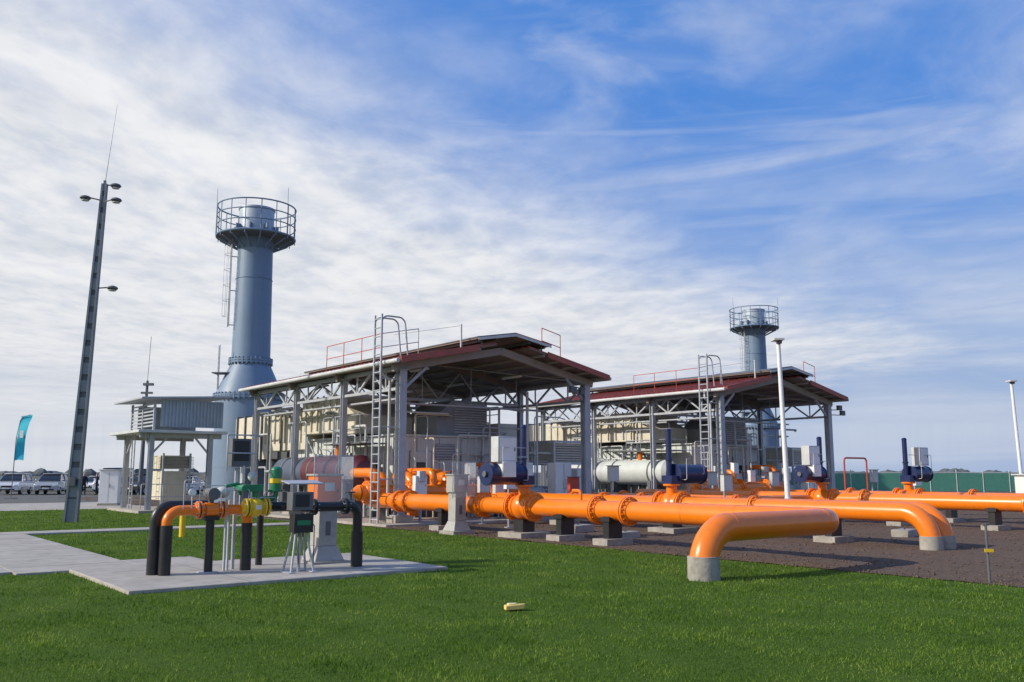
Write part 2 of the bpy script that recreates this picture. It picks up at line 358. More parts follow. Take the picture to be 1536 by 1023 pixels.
    if a0>5:
        for dz,dx in((4.85,.5),(4.6,.75)):
            g.bar('floodlight_arm',STEELD,(W,0,dz),(W+dx,-.3,dz),.04,.04); g.box('floodlight',STEELD,(W+dx,-.35,dz+.1),(.3,.15,.24))
    else:
        g.bar('floodlight_arm',STEELD,(W-.9,-.3,4.95),(W,-.1,4.95),.04,.04); g.box('floodlight',STEELD,(W-.95,-.35,4.85),(.3,.16,.24)); g.box('floodlight',STEELD,(W-.5,-.35,4.78),(.2,.16,.2))
    g.rail('roof_rail',REDP,[(-.3,.9,rz(-.3)+.1),(-.3,5.0,rz(-.3)+.1)],.95,.016,1.3)
    g.rail('roof_rail',REDP,[(W-2.6,-.5,rz(2.6)+.1),(W-1.7,-.5,rz(1.7)+.1)],.95,.018,.9)
    g.rail('roof_rail_grey',STEEL,[(-.3,.9,rz(-.3)+.1),(1.2,.9,rz(1.2)+.1)],.95,.018,1.3)
    g.cyl('lifeline_post',STEELL,(2.2,-.3,rz(2.2)),(2.2,-.3,rz(2.2)+.95),.035,n=8); g.cyl('lifeline_post',STEEL,(2.2,-.3,rz(2.2)+.9),(.2,.9,rz(.2)+.95),.008,n=6)
    g.ladder('access_ladder',STEEL,(-.78,.25,0),.0,6.95,w=.46,r=.03)
    for k in(-1,1):
        yy=.25+k*.23
        g.tube('ladder_handrail',STEEL,[(-.78,yy,6.2),(-.78,yy,6.9),(.1,yy,6.9),(.25,yy,5.55)],.028,.25,n=8)
    for z in(1.5,3.2,4.8): g.bar('ladder_bracket',STEEL,(-.78,.02,z),(-.1,.02,z),.04,.04)
    for y in(1.5,5.5,9.5):
        g.bar('light_fitting',WHITE,(2,y,5.45),(2,y+1.2,5.45),.1,.07); g.bar('light_fitting',WHITE,(6.3,y,5.45),(6.3,y+1.2,5.45),.1,.07)
    g.bar('cable_tray',STEEL,(.3,.5,4.2),(.3,12,4.2),.25,.06); g.bar('cable_tray',STEEL,(.3,2.2,4.2),(8,2.2,4.2),.25,.06)
    for x in(2.2,4.4,6.6): g.cyl('tray_hangers',STEEL,(x,2.2,4.2),(x,2.2,5.7),.015,n=6)
    g.finish(.004)
canopy(0); canopy(16.4)

# ---------------------------------------------------------------- compressor units
def compressor(a0):
    g=G('gas_compressor_enclosure',a0,0)
    g.bb('skid',STEELD,1.4,6.6,2.9,12,.09,.35)
    g.bb('enclosure',GREYG,1.5,6.5,3.0,11.9,.352,3.05)
    g.bb('enclosure_roof',GREYG,1.42,6.58,2.92,12,3.052,3.13)
    for i in range(6):
        x=1.5+i; g.bb('panel_seams',STEELD,x-.012 if i else x,x+.012,2.985,2.998,.4,3.0)
    for i in range(10): g.bb('panel_seams',STEELD,1.485,1.498,3.0+i*.98,3.02+i*.98,.4,3.0)
    for (x,w) in((2.2,.9),(4.5,.9)):
        g.bb('door',GREYG,x,x+w,2.93,2.984,.45,2.5); g.bb('door_window',GLASSD,x+.25,x+.65,2.915,2.929,1.5,2.1); g.bb('door_handle',STEELD,x+.06,x+.1,2.88,2.929,1.3,1.5)
        g.bb('door_frame',STEELD,x-.03,x-.003,2.95,2.984,.42,2.53);g.bb('door_frame',STEELD,x+w+.003,x+w+.03,2.95,2.984,.42,2.53)
    for (y,w) in((3.6,.9),(6.2,1.),(9,.9)):
        g.bb('side_door',GREYG,1.43,1.484,y,y+w,.45,2.5); g.bb('side_window',GLASSD,1.415,1.429,y+.25,y+.65,1.5,2.1)
    g.bb('sign',WHITE,5.7,6.1,2.95,2.984,1.8,2.1); g.bb('sign',REDP,5.72,6.08,2.935,2.949,1.82,1.9)
    g.bb('vent_grille',LOUV,3.3,4.2,2.95,2.984,2.2,2.8)
    for i in range(6): g.bb('vent_grille',STEELL,3.3,4.2,2.935,2.949,2.24+i*.1,2.27+i*.1)
    g.prism('intake_hood',LOUV,[(3.5,3.2,3.14),(5.9,3.2,3.14),(5.9,3.2,4.5),(4.2,3.2,4.5),(3.5,3.2,3.9)],(0,2.2,0))
    for i in range(12):
        z=3.28+i*.1; g.box('louvres',STEELL,(5.05,3.17,z),(1.5,.07,.03),Matrix.Rotation(.5,3,'X'))
    g.bb('inlet_filter_house',BEIGE,.9,4.2,6.3,9.6,3.3,4.75); g.bb('inlet_filter_house',BEIGE,1.2,4.6,9.8,14.2,2.7,4.4)
    g.prism('inlet_transition',BEIGE,[(1.0,5.0,3.2),(1.0,6.29,3.2),(1.0,6.29,4.5),(1.0,5.0,3.9)],(2.6,0,0))
    for y in np.arange(6.4,14.2,.55):
        top=4.8 if y<9.6 else 4.42; bx=.9 if y<9.6 else 1.2
        g.bb('duct_ribs',STEELL if int(y*10)%2 else BEIGE,bx-.07,bx-.003,y,y+.07,top-1.4,top)
    g.bb('duct_ribs',BEIGE,.83,.898,6.3,9.6,3.95,4.02)
    g.bb('exhaust_duct',BEIGE,2.6,5.4,14.22,21.6,2.4,4.6)
    for y in np.arange(14.6,21.5,1.1): g.bb('duct_flanges',STEELD,2.5,5.5,y,y+.08,2.3,4.7)
    g.bb('rear_module',BEIGE,5.4,8.9,9.2,12.6,1.2,3.4); g.bb('rear_module',GREYG,6.9,8.0,4.2,7.0,.3,2.4)
    g.bb('rear_module',BEIGE,8.7,10.3,6.2,9.0,2.2,3.9); g.bb('rear_module_trim',STEELD,8.75,10.25,6.1,6.19,2.3,2.6)
    for x in(6.5,7.6): g.bb('rear_module_trim',STEELL,x,x+.07,9.12,9.19,1.2,3.4)
    g.bb('rear_module_trim',STEELD,6.95,7.95,4.15,4.19,1.3,1.35); g.bb('rear_module_trim',STEELD,7.43,7.46,4.15,4.19,.35,2.35)
    # oil cooler frame on the right bay
    for x in(8.9,10.9):
        for y in(2.6,5.2): g.bar('cooler_frame',STEELL,(x,y,.1),(x,y,3.0),.1,.1)
    for z in(1.1,2.1,3.0):
        g.bar('cooler_frame',STEELL,(8.9,2.6,z),(10.9,2.6,z),.08,.1); g.bar('cooler_frame',STEELL,(8.9,5.2,z),(10.9,5.2,z),.08,.1); g.bar('cooler_frame',STEELL,(8.9,2.6,z),(8.9,5.2,z),.08,.1)
    g.bb('cooler_core',BEIGE,9.0,10.8,2.75,5.1,2.15,2.95); g.bb('cooler_core',GREYG,9.1,10.7,2.9,5.0,.2,1.0)
    for i in range(7): g.bb('cooler_fins',STEELD,9.02,10.78,2.72,2.745,2.2+i*.1,2.23+i*.1)
    for x,y in((1.1,6.6),(1.1,9.4),(1.3,13.8),(4.4,13.8),(2.8,17),(5.2,17),(2.8,21),(5.2,21),(8.9,6.4),(10.1,6.4),(8.9,8.8)):
        g.bar('support_legs',STEEL,(x,y,.05),(x,y,3.3 if y<12 else 2.6),.12,.12)
    g.bar('support_legs',STEEL,(1.1,6.6,.4),(1.1,9.4,3.1),.06,.06); g.bar('support_legs',STEEL,(1.1,9.4,.4),(1.1,6.6,3.1),.06,.06)
    g.bar('support_legs',STEEL,(1.3,9.9,2.5),(1.3,13.8,.5),.06,.06)
    g.bb('walkway',STEELD,.2,1.35,3.2,6.1,2.75,2.8); g.rail('walkway_rail',STEEL,[(.2,6.1,2.8),(.2,3.2,2.8),(1.35,3.2,2.8)],1.0,.02,.9)
    g.rail('roof_guard_rail',STEEL,[(6.4,3.1,3.14),(6.4,9,3.14)],.9,.02,1.2)
    g.cyl('lube_oil_tank',STEELL,(6.0,1.9,.75),(7.6,1.9,.75),.4,n=24); g.cyl('filter_pot',STEELL,(5.4,2.3,.1),(5.4,2.3,1.5),.22,n=20); g.ball('filter_pot_head',STEELL,(5.4,2.3,1.5),.22,.5)
    g.cyl('filter_pot',GREYG,(4.7,2.3,.1),(4.7,2.3,1.4),.2,n=20); g.ball('filter_pot_head',GREYG,(4.7,2.3,1.4),.2,.5)
    rr=random.Random(3+int(a0))
    for i in range(28):
        x=rr.uniform(1.2,7.8);z=rr.uniform(1.4,4.3);y=rr.uniform(1.9,2.8)
        g.tube('small_bore_pipes',rr.choice([STEEL,STEELL,STEEL,STEELL,BEIGE,GREYG]),[(x,y,.1),(x,y,z),(x+rr.uniform(.4,2.2),y,z),(x+2.3,y+.8,z)] if i%2 else [(x,y,.1),(x,y,z),(x,y+.7,z)],rr.uniform(.018,.05),.12,n=8)
    for i in range(18):
        y=rr.uniform(3.2,13);z=rr.uniform(1.6,4.6);x=rr.uniform(.5,1.2)
        g.tube('small_bore_pipes',rr.choice([STEEL,STEELL,STEELD]),[(x,y,.1),(x,y,z),(x,y+rr.uniform(.5,2.5),z),(x+.8,y+2.6,z)],rr.uniform(.02,.06),.12,n=8)
    for i in range(14):
        x=rr.uniform(.6,9.4);y=rr.uniform(.2,1.7);z=rr.uniform(1.2,2.0); s_=rr.uniform(.7,1.4)
        g.box('junction_boxes',rr.choice([STEELL,WHITE,GREYG,STEELL,WHITE]),(x,y,z),(.35*s_,.2,.5*s_)); g.box('junction_box_lids',STEELD,(x+.12*s_,y-.105,z),(.02,.008,.06)); g.cyl('junction_posts',STEEL,(x,y,.09),(x,y,z-.2),.03,n=8)
    g.bb('control_cabinet',WHITE,9.2,9.9,1.5,2.0,.1,1.9); g.bb('control_cabinet_seam',STEELD,9.54,9.56,1.49,1.498,.15,1.85)
    g.bb('control_cabinet',WHITE,7.2,8.0,.5,1.0,.1,2.1); g.bb('control_cabinet_seam',STEELD,7.59,7.61,.49,.498,.15,2.05)
    g.bb('fire_extinguisher_box',REDP,8.7,8.95,.5,.65,1.0,1.6)
    g.finish(.01)
    v=G('separator_vessel',a0+.55,0)
    A_,B_=(MAROON,SLATE) if a0<5 else (GREYG,STEELL)
    v.cyl('shell',A_,(0,3.6,1.75),(0,7.6,1.75),.6,n=32); v.cyl('shell_rear',B_,(0,7.6,1.75),(0,10.3,1.75),.59,n=32)
    v.cyl('head',A_,(0,3.35,1.75),(0,3.6,1.75),.4,.6,n=32); v.cyl('head',A_,(0,3.25,1.75),(0,3.35,1.75),.18,.4,n=32)
    for y in(4.5,7,9.5): v.bb('saddle',STEELD,-.5,.5,y-.1,y+.1,.09,1.35); v.cyl('band',STEELD,(0,y-.05,1.75),(0,y+.05,1.75),.615,n=32)
    v.tube('nozzle',ORANGE,[(0,5.5,2.3),(0,5.5,2.75)],.12,n=12)
    v.finish(.006)
    p=G('pipe_manifold',a0,0)
    for x in(.35,1.5,3.0):
        p.tube('risers',ORANGE,[(x,2.7,1.55),(x,1.6,1.55),(x,1.6,.2)],.2,.42,n=20); p.flange('riser_flanges',ORANGE,(x,1.6,.75),(0,0,1),.2); p.flange('riser_flanges',ORANGE,(x,2.3,1.55),(0,1,0),.2)
    p.tube('header',ORANGE,[(-1.0,.9,1.05),(5.6,.9,1.05)],.26,n=24)
    for x in(-.7,.9,2.3,4.2): p.flange('header_flanges',ORANGE,(x,.9,1.05),(1,0,0),.26)
    p.cyl('header_end',ORANGE,(-1.05,.9,1.05),(-1.28,.9,1.05),.26,.1,n=24)
    p.tube('branches',ORANGE,[(1.9,.9,1.05),(1.9,.9,1.75),(1.9,2.6,1.75)],.13,.25)
    p.tube('branches',ORANGE,[(5.0,.9,1.0),(5.0,.9,2.0),(5.0,2.5,2.0)],.11,.25)
    p.tube('branches',ORANGE,[(-.4,.9,1.1),(-.4,.9,1.7),(-.4,2.6,1.7),(.3,2.6,1.7)],.17,.3)
    for x in(0,2.6,4.8): p.bb('pipe_saddles',BLACK,x-.12,x+.12,.7,1.1,.12,.8)
    for x in(.9,4.2,2.3): p.cyl('hand_wheel_stem',STEELD,(x+.3,.9,1.3),(x+.3,.9,1.75),.03,n=8); p.ring('hand_wheel',REDP,(x+.3,.9,1.75),.18,.018)
    p.finish(.006)
compressor(0); compressor(16.4)

# ---------------------------------------------------------------- pipelines
R=.24
def support(g,x,y,z=.8,r=R,w=.5):
    g.bb('support_plinth',CONCD,x-.42,x+.42,y-w/2,y+w/2,-.05,.16)
    g.bb('support_post',BLACK,x-.22,x+.22,y-.1,y+.1,.162,z-r*.55)
    g.bb('support_shoe',BLACK,x-.26,x+.26,y-.16,y+.16,z-r*1.05,z-r*.62)
g=G('gas_pipeline')
g.tube('pipe',ORANGE,[(-.3,1.2,.8),(-.3,-16.3,.8),(-4.13,-16.3,.8),(-4.13,-16.3,-.3)],R-.01,.62,n=32,seg=16)
g.cyl('ground_collar',CONCD,(-4.13,-16.3,0),(-4.13,-16.3,.37),.255,.25,n=32)
g.tube('pipe_upper_section',ORANGE,[(-.3,1.2,.8),(-.3,-5.0,.8)],.25,n=32)
for y in(-.6,-1.2,-5.1): g.flange('flanges',ORANGE,(-.3,y,.8),(0,1,0),.25,1.42)
for y in(-9.8,-10.85): g.flange('flanges',ORANGE,(-.3,y,.8),(0,1,0),R,1.4,bolts=16)
for y in(-3.2,-10.3,-8.6): support(g,-.3,y)
for y in(-14.,-12.6): g.cyl('weld_band',ORANGE,(-.3,y-.012,.8),(-.3,y+.012,.8),R-.005,n=32)
g.cyl('weld_band',ORANGE,(-3.5,-16.3,.8),(-3.48,-16.3,.8),R-.005,n=32); g.cyl('weld_band',ORANGE,(-.93,-16.3,.8),(-.91,-16.3,.8),R-.005,n=32)
g.tube('bleed_pipe',ORANGE,[(-.3,-9.2,.95),(-.3,-9.2,1.25),(-.3,-8.9,1.25)],.04,.1,n=10)
g.finish(.004)
g=G('gas_pipeline')
for x,ye in((4.3,-15.6),(4.86,-15.6)):
    g.tube('pipe',ORANGE,[(x,1.5,.8),(x,ye,.8),(x,ye,-.3)],.22,.6,n=28,seg=14)
    g.cyl('ground_collar',CONCD,(x,ye,0),(x,ye,.3),.245,.24,n=28)
for y in(-1.5,-5.2,-10.9): g.flange('flanges',ORANGE,(4.3,y,.8),(0,1,0),.22,1.4)
for y in(-3.2,-6.3,-9.9): g.flange('flanges',ORANGE,(4.86,y,.8),(0,1,0),.22,1.4)
for y in(-3,-9.6,-13): support(g,4.58,y,w=.6)
g.finish(.004)
for a0,fl in((12.7,(-1.5,-4.6,-9,-14.2)),(16.1,(-2.5,-6.4,-11,-15.5))):
    g=G('gas_pipeline',a0,0)
    g.tube('pipe',ORANGE,[(0,1.5,.8),(0,-34,.8)],R,n=28)
    for y in fl: g.flange('flanges',ORANGE,(0,y,.8),(0,1,0),R,1.5)
    for y in(-3,-10.2,-13.2,-18,-24): support(g,0,y)
    g.finish(.004)
g=G('gas_pipeline',9.3,0); g.tube('pipe',ORANGE,[(0,2,.75),(0,-7,.75),(3.2,-7,.75)],.2,.5,n=24)
for y in(-1,-3.6): g.flange('flanges',ORANGE,(0,y,.75),(0,1,0),.2)
support(g,0,-2.4,.75,.2); support(g,0,-5.4,.75,.2); g.finish(.004)

def valve(a,b,side,box=True):
    g=G('actuated_ball_valve',a,b)
    g.ball('valve_body',ORANGE,(0,0,.8),.36)
    for k in(-1,1):
        g.flange('body_flanges',ORANGE,(0,k*.42,.8),(0,1,0),.25,1.5,bolts=16); g.cyl('body_flanges',ORANGE,(0,k*.2,.8),(0,k*.36,.8),.32,.29,n=28)
    g.bb('support_plinth',CONCD,-.5,.5,-.5,.5,-.05,.15); g.bb('support_post',BLACK,-.2,.2,-.2,.2,.152,.47)
    g.cyl('stem',ORANGE,(0,0,1.1),(0,0,1.32),.15,n=20); g.cyl('stem_flange',ORANGE,(0,0,1.32),(0,0,1.38),.24,n=24)
    g.bb('yoke',NAVY,-.2,.2,-.2,.2,1.38,1.62)
    s=side
    g.cyl('actuator_cylinder',NAVY,(s*.12,0,1.66),(s*1.22,0,1.66),.28,n=32); g.cyl('actuator_end',NAVY,(s*1.22,0,1.66),(s*1.27,0,1.66),.30,n=32); g.cyl('actuator_end',NAVY,(s*.10,0,1.66),(s*.15,0,1.66),.30,n=32)
    g.cyl('actuator_end_cap',STEELD,(s*1.27,0,1.66),(s*1.33,0,1.66),.08,n=12)
    g.cyl('spring_can',NAVY,(-s*.02,.05,1.62),(-s*.02,.05,2.9),.085,n=20); g.cyl('spring_can_cap',NAVY,(-s*.02,.05,2.9),(-s*.02,.05,2.97),.1,.06,n=20); g.cyl('spring_can_cap',NAVY,(-s*.02,.05,2.05),(-s*.02,.05,2.1),.11,n=20)
    if box:
        g.box('control_panel',STEELL,(s*.75,-.1,2.3),(.62,.32,.66))
        if side<0: g.box('lower_panel',WHITE,(s*.75,-.2,1.78),(.42,.3,.4))
        g.box('panel_door',WHITE,(s*.75,-.265,2.3),(.54,.008,.58)); g.box('panel_latch',STEELD,(s*.75+.22,-.28,2.3),(.03,.02,.1))
        g.bar('panel_bracket',STEEL,(s*.75,-.05,1.5),(s*.75,-.05,2.0),.06,.04)
    g.tube('control_tubing',STEELL,[(s*1.0,-.3,1.66),(s*1.0,-.38,1.66),(s*1.0,-.38,2.35),(s*.3,-.1,2.35),(0,-.05,2.35)],.012,.05,n=6)
    g.tube('control_tubing',STEELL,[(s*.2,-.22,1.5),(s*.2,-.42,1.5),(s*.2,-.42,2.1),(s*.6,-.2,2.1)],.012,.05,n=6)
    g.finish(.006)
valve(-.3,-6.95,-1); valve(4.3,-8.0,1,False); valve(12.7,-7.4,-1); valve(16.1,-8.7,1,True)

# ---------------------------------------------------------------- exhaust stacks
def stack(x,y,rot=0):
    g=G('exhaust_stack',x,y,rot=rot,world=True)
    g.lathe('lower_shell',STACK,(0,0,0),[(1.95,0),(1.95,.12),(1.84,.13),(1.84,5.85)],48)
    g.lathe('cone',STACK,(0,0,0),[(1.84,6.1),(1.78,6.35),(1.15,7.75),(1.1,7.9)],48)
    g.lathe('upper_shell',STACK,(0,0,0),[(1.08,8.15),(.98,15.2)],48)
    for z,r in((5.85,1.98),(5.98,1.98)): g.lathe('flange',STACK,(0,0,z),[(r,0),(r,.11)],48)
    for z,r in((7.9,1.22),(8.03,1.22)): g.lathe('flange',STACK,(0,0,z),[(r,0),(r,.11)],48)
    for z,r,n in((5.97,1.93,44),(8.02,1.17,30)):
        for i in range(n):
            t=2*math.pi*i/n; g.box('flange_lugs',STACK,(r*math.cos(t),r*math.sin(t),z),(.12,.09,.40),Matrix.Rotation(t,3,'Z'))
    for z in(2.,4.): g.lathe('shell_seam',STACK,(0,0,z),[(1.85,0),(1.85,.04)],48)
    for z in(10.4,12.8): g.lathe('shell_seam',STACK,(0,0,z),[(1.045,0),(1.045,.02)],48)
    g.lathe('cap',STACKL,(0,0,15.2),[(.96,0),(1.0,.05),(1.0,1.75),(1.05,1.76),(1.05,1.85)],40)
    g.lathe('cap_skirt',STACK,(0,0,15.25),[(1.25,.0),(1.12,.35)],40)
    n=16
    g.lathe('platform_deck',STEELD,(0,0,15.22),[(1.02,0),(2.2,0),(2.2,.05),(1.02,.05)],40)
    for z,rr in((15.3,.06),(15.95,.035),(16.55,.035),(17.1,.045)): g.ring('platform_rail',STACK,(0,0,z),2.22,rr,48)
    for i in range(n):
        t=2*math.pi*i/n; c,s_=math.cos(t),math.sin(t)
        g.cyl('platform_rail',STACK,(2.22*c,2.22*s_,15.1),(2.22*c,2.22*s_,17.1),.03,n=6)
        g.bar('platform_brackets',STACK,(1.0*c,1.0*s_,14.6),(2.1*c,2.1*s_,15.15),.07,.08)
    for i in range(8):
        t=2*math.pi*i/8; c,s_=math.cos(t),math.sin(t); g.box('cap_lugs',STACK,(1.15*c,1.15*s_,15.75),(.3,.08,.5),Matrix.Rotation(t,3,'Z'))
    t=math.radians(205); c,s_=math.cos(t),math.sin(t)
    def lad(r,z0,z1,w=.45):
        for k in(-1,1): g.cyl('ladder',STEEL,(r*c-k*w/2*s_,r*s_+k*w/2*c,z0),(r*c-k*w/2*s_,r*s_+k*w/2*c,z1),.03,n=6)
        z=z0
        while z<z1: g.cyl('ladder',STEEL,(r*c-w/2*s_,r*s_+w/2*c,z),(r*c+w/2*s_,r*s_-w/2*c,z),.018,n=6); z+=.3
    lad(1.35,10.,15.1)
    for z in np.arange(10.6,15,.9):
        q=Vector((1.35*c,1.35*s_,z)); pts=[]
        for j in range(7):
            al=math.pi*(j/6-.5); off=Vector((c*math.cos(al)-s_*math.sin(al),s_*math.cos(al)+c*math.sin(al),0))*.36; pts.append(q+off)
        for j in range(6): g.cyl('ladder_cage',STEEL,pts[j],pts[j+1],.015,n=5)
    for j in range(1,6,2):
        al=math.pi*(j/6-.5); off=Vector((c*math.cos(al)-s_*math.sin(al),s_*math.cos(al)+c*math.sin(al),0))*.36
        g.cyl('ladder_cage',STEEL,Vector((1.35*c,1.35*s_,10.6))+off,Vector((1.35*c,1.35*s_,15.0))+off,.012,n=5)
    g.box('rest_platform',STEELD,(1.5*c,1.5*s_,7.3),(1.0,.9,.06)); lad(1.75,6.2,8.9)
    for z in(9.5,11.5,13.5): g.bar('ladder_bracket',STEEL,(1.0*c,1.0*s_,z+.6),(1.35*c,1.35*s_,z+.6),.05,.05)
    for tt in(200,-25):
        q=math.radians(tt); g.cyl('lightning_rod',STEELD,(2.25*math.cos(q),2.25*math.sin(q),15.3),(2.25*math.cos(q),2.25*math.sin(q),18.1),.025,.012,n=6)
    g.bb('stub_duct',STACK,1.2,2.4,-.6,.6,2.6,4.2)
    g.finish(.006)
sx,sy=site(4.1,23.7); stack(sx,sy)
stack(22.9,84.0)

# ---------------------------------------------------------------- lighting mast
g=G('lighting_mast',-15.45,32.1,world=True,rot=.15); H=12.3; lean=.36
def wd(z): return .23-.125*z/H
for k in(-1,1):
    v=[]
    for z in(0,H):
        w=wd(z)
        for (xo,yo) in((k*w,-.12),(k*(w-.07),-.12),(k*(w-.07),.12),(k*w,.12)): v.append((lean*z/H+xo,yo*(1-.4*z/H),z))
    g.add('mast_flanges',MAST,v,[(0,1,2,3),(4,5,6,7),(0,1,5,4),(1,2,6,5),(2,3,7,6),(3,0,4,7)])
z=0
while z<H:
    L=.42 if z>.2 else .8
    w=wd(z)-.068; g.box('mast_battens',MAST,(lean*(z+L/2)/H,0,z+L/2),(2*w,.13 if z<7 else .1,L)); z+=.62 if z>.2 else .85
v=[]
for z in(0.01,H-.01):
    w=wd(z)-.071
    for xo,yo in((-w,-.015),(w,-.015),(w,.02),(-w,.02)): v.append((lean*z/H+xo,yo,z))
g.add('mast_web',MASTD,v,[(0,1,2,3),(4,5,6,7),(0,1,5,4),(1,2,6,5),(2,3,7,6),(3,0,4,7)])
g.cyl('antenna',STEEL,(lean,0,H),(lean+.25,0,H+3.1),.018,.006,n=6)
def lamp(x,y,z,dx):
    g.cyl('lamp_arm',STEELD,(lean*z/H,0,z),(x,y,z+.05),.025,n=8)
    g.lathe('lamp_head',STEELD,(x+dx*.12,y,z+.03),[(.02,-.07),(.15,-.06),(.2,-.01),(.16,.05),(.05,.09)],16); g.lathe('lamp_lens',STEELL,(x+dx*.12,y,z-.045),[(.13,-.03),(.13,0)],16)
lamp(-.1,-.2,11.65,-1); lamp(.75,-.25,11.6,1); lamp(.6,.1,12.25,1); lamp(.75,0,8.35,1)
g.box('junction_box',STEELD,(0.02,-.18,1.4),(.2,.12,.3))
g.finish(.004)

def street_pole(x,y,h,leanx=-.1):
    g=G('lamp_post',x,y,world=True)
    g.lathe('base_plate',STEELL,(0,0,0),[(.2,0),(.2,.04),(.12,.05),(.12,.9)],16)
    g.cyl('pole',WHITE,(0,0,.04),(leanx,0,h),.09,.065,n=16)
    g.cyl('bracket',STEELL,(leanx,0,h),(leanx,0,h+.06),.09,n=12); g.box('lamp_head',STEELL,(leanx-.06,-.12,h+.06),(.34,.45,.07)); g.box('camera_dome',STEELD,(leanx,-.12,h-.02),(.14,.14,.1))
    g.finish(.005)
street_pole(8.95,29.6,6.0); street_pole(24.1,43.0,6.0,-.15)
g=G('distant_mast',-30.2,74,world=True); g.cyl('pole',STEELD,(0,0,0),(.1,0,9.3),.2,.1,n=10); g.box('lamp',STEELD,(.2,0,9.0),(.8,.3,.2)); g.box('lamp',STEELD,(.1,0,8.3),(.9,.3,.15)); g.cyl('rod',STEELD,(.1,0,9.3),(.2,0,13),.02,n=5); g.finish(0)

# ---------------------------------------------------------------- shelter at left
g=G('equipment_shelter',-3.6,15.2)
g.bb('base_slab',CONC,-.6,3.5,-.8,4.3,-.05,.12)
for x in(0,2.6):
    for y in(0,3.8): g.column('columns',STEEL,x,y,.12,3.45,.22)
for y in(0,3.8): g.bar('beams',STEEL,(-.5,y,3.35),(3.1,y,3.35),.12,.2)
g.bar('braces',STEEL,(0,0,2.5),(.7,0,3.3),.08,.08); g.bar('braces',STEEL,(0,0,2.5),(0,.8,3.3),.08,.08); g.bar('braces',STEEL,(2.6,0,2.5),(1.9,0,3.3),.08,.08); g.bar('braces',STEEL,(0,3.8,2.5),(0,3.0,3.3),.08,.08)
g.bb('deck',STEELL,-.7,3.2,-.5,4.4,3.46,3.58)
g.bb('upper_wall',CORR,.35,3.15,.0,.06,3.75,4.95)
for i in range(18): g.bb('upper_wall_ribs',CORR,.38+i*.155,.46+i*.155,-.035,-.002,3.75,4.95)
for i in range(7): g.bar('side_louvres',STEEL,(.1,.1+i*.01,3.8+i*.16),(.1,3.6,3.8+i*.16),.03,.07)
for y in(0.1,1.8,3.6): g.bar('upper_posts',STEEL,(.1,y,3.58),(.1,y,4.9),.1,.1)
g.bb('upper_back',CORR,.35,3.1,3.55,3.6,3.7,4.85)
g.prism('shelter_roof',STEEL,[(-.6,-.35,4.93),(3.4,-.35,5.15),(3.4,-.35,5.23),(-.6,-.35,5.01)],(0,4.6,0))
g.bb('coolers',BEIGE,.7,2.1,.9,2.9,1.9,2.5); g.bb('coolers',BEIGE,.85,1.95,1.0,2.8,.5,1.8)
for i in range(8): g.bb('cooler_fins',STEELD,.6,2.2,.86,.895,1.95+i*.065,1.97+i*.065)
for x in(.8,2.0): g.bar('cooler_legs',STEEL,(x,.8,.1),(x,.8,2.6),.08,.08)
g.rail('guard_rail',STEEL,[(-.2,.4,.12),(2.6,.4,.12)],1.1,.02,.9)
g.ladder('ladder',STEEL,(-.2,2.0,0),.1,3.5,w=.4)
g.finish(.006)

g=G('electrical_cabinet',-21.6,49,world=True,rot=.15)
g.bb('plinth',CONCD,-.52,.52,-.35,.35,-.05,.12); g.bb('body',WHITE,-.48,.48,-.3,.3,.122,1.85); g.bb('roof',STEELL,-.53,.53,-.36,.36,1.852,1.92)
g.bb('door_gap',STEELD,-.006,.006,-.305,-.302,.2,1.8); g.bb('handle',STEELD,.04,.07,-.33,-.302,.95,1.15); g.finish(.01)

# ---------------------------------------------------------------- foreground metering skid
g=G('gas_metering_station',-10.82,-10.95)
r=.082
g.tube('inlet_pipe',ORANGE,[(0,0,.82),(0,0,1.07),(.7,0,1.07)],r,.2,n=24,seg=12)
g.cyl('inlet_sleeve',BLACK,(0,0,-.1),(0,0,.84),.094,n=24)
g.tube('bypass_pipe',BLACK,[(-.12,.2,-.1),(-.12,.2,1.14),(.75,.2,1.14)],.088,.24,n=24,seg=12)
g.cyl('bypass_sleeve',BLACK,(-.12,.2,-.1),(-.12,.2,.62),.1,n=24)
for x in(.5,.88): g.flange('flanges',ORANGE,(x,0,1.07),(1,0,0),r,1.75,.025,8,STEELL)
g.cyl('meter_body',ORANGE,(.6,0,1.07),(.8,0,1.07),.12,n=24); g.cyl('meter_neck',STEELD,(.7,0,1.15),(.7,0,1.26),.045,n=12)
g.cyl('meter_head',STEELD,(.7,-.14,1.33),(.7,.12,1.33),.1,n=24); g.ball('meter_dome',STEELL,(.9,.05,1.35),.12,.8)
g.tube('outlet_bend',ORANGE,[(.9,0,1.07),(1.33,0,1.07),(1.33,0,.82)],r,.2,n=24,seg=12)
g.cyl('outlet_sleeve',BLACK,(1.33,0,-.1),(1.33,0,.84),.092,n=24)
g.cyl('support_leg',BLACK,(.7,0,-.0),(.7,0,.9),.07,n=20); g.bb('support_leg_shoe',BLACK,.58,.82,-.1,.1,.9,.97)
g.cyl('support_leg',BLACK,(1.85,.7,0),(1.85,.7,1.05),.06,n=20)
g.bb('foot_plates',STEEL,.56,.84,-.14,.14,.06,.075)
g.ball('yellow_valve',YELLOW,(1.42,-.1,1.1),.16); g.flange('yellow_flanges',YELLOW,(1.27,-.1,1.1),(1,0,0),.09,1.7,.03,8,STEELL); g.flange('yellow_flanges',YELLOW,(1.6,-.1,1.1),(1,0,0),.09,1.7,.03,8,STEELL)
g.box('sticker',WHITE,(1.42,-.262,1.1),(.1,.004,.07))
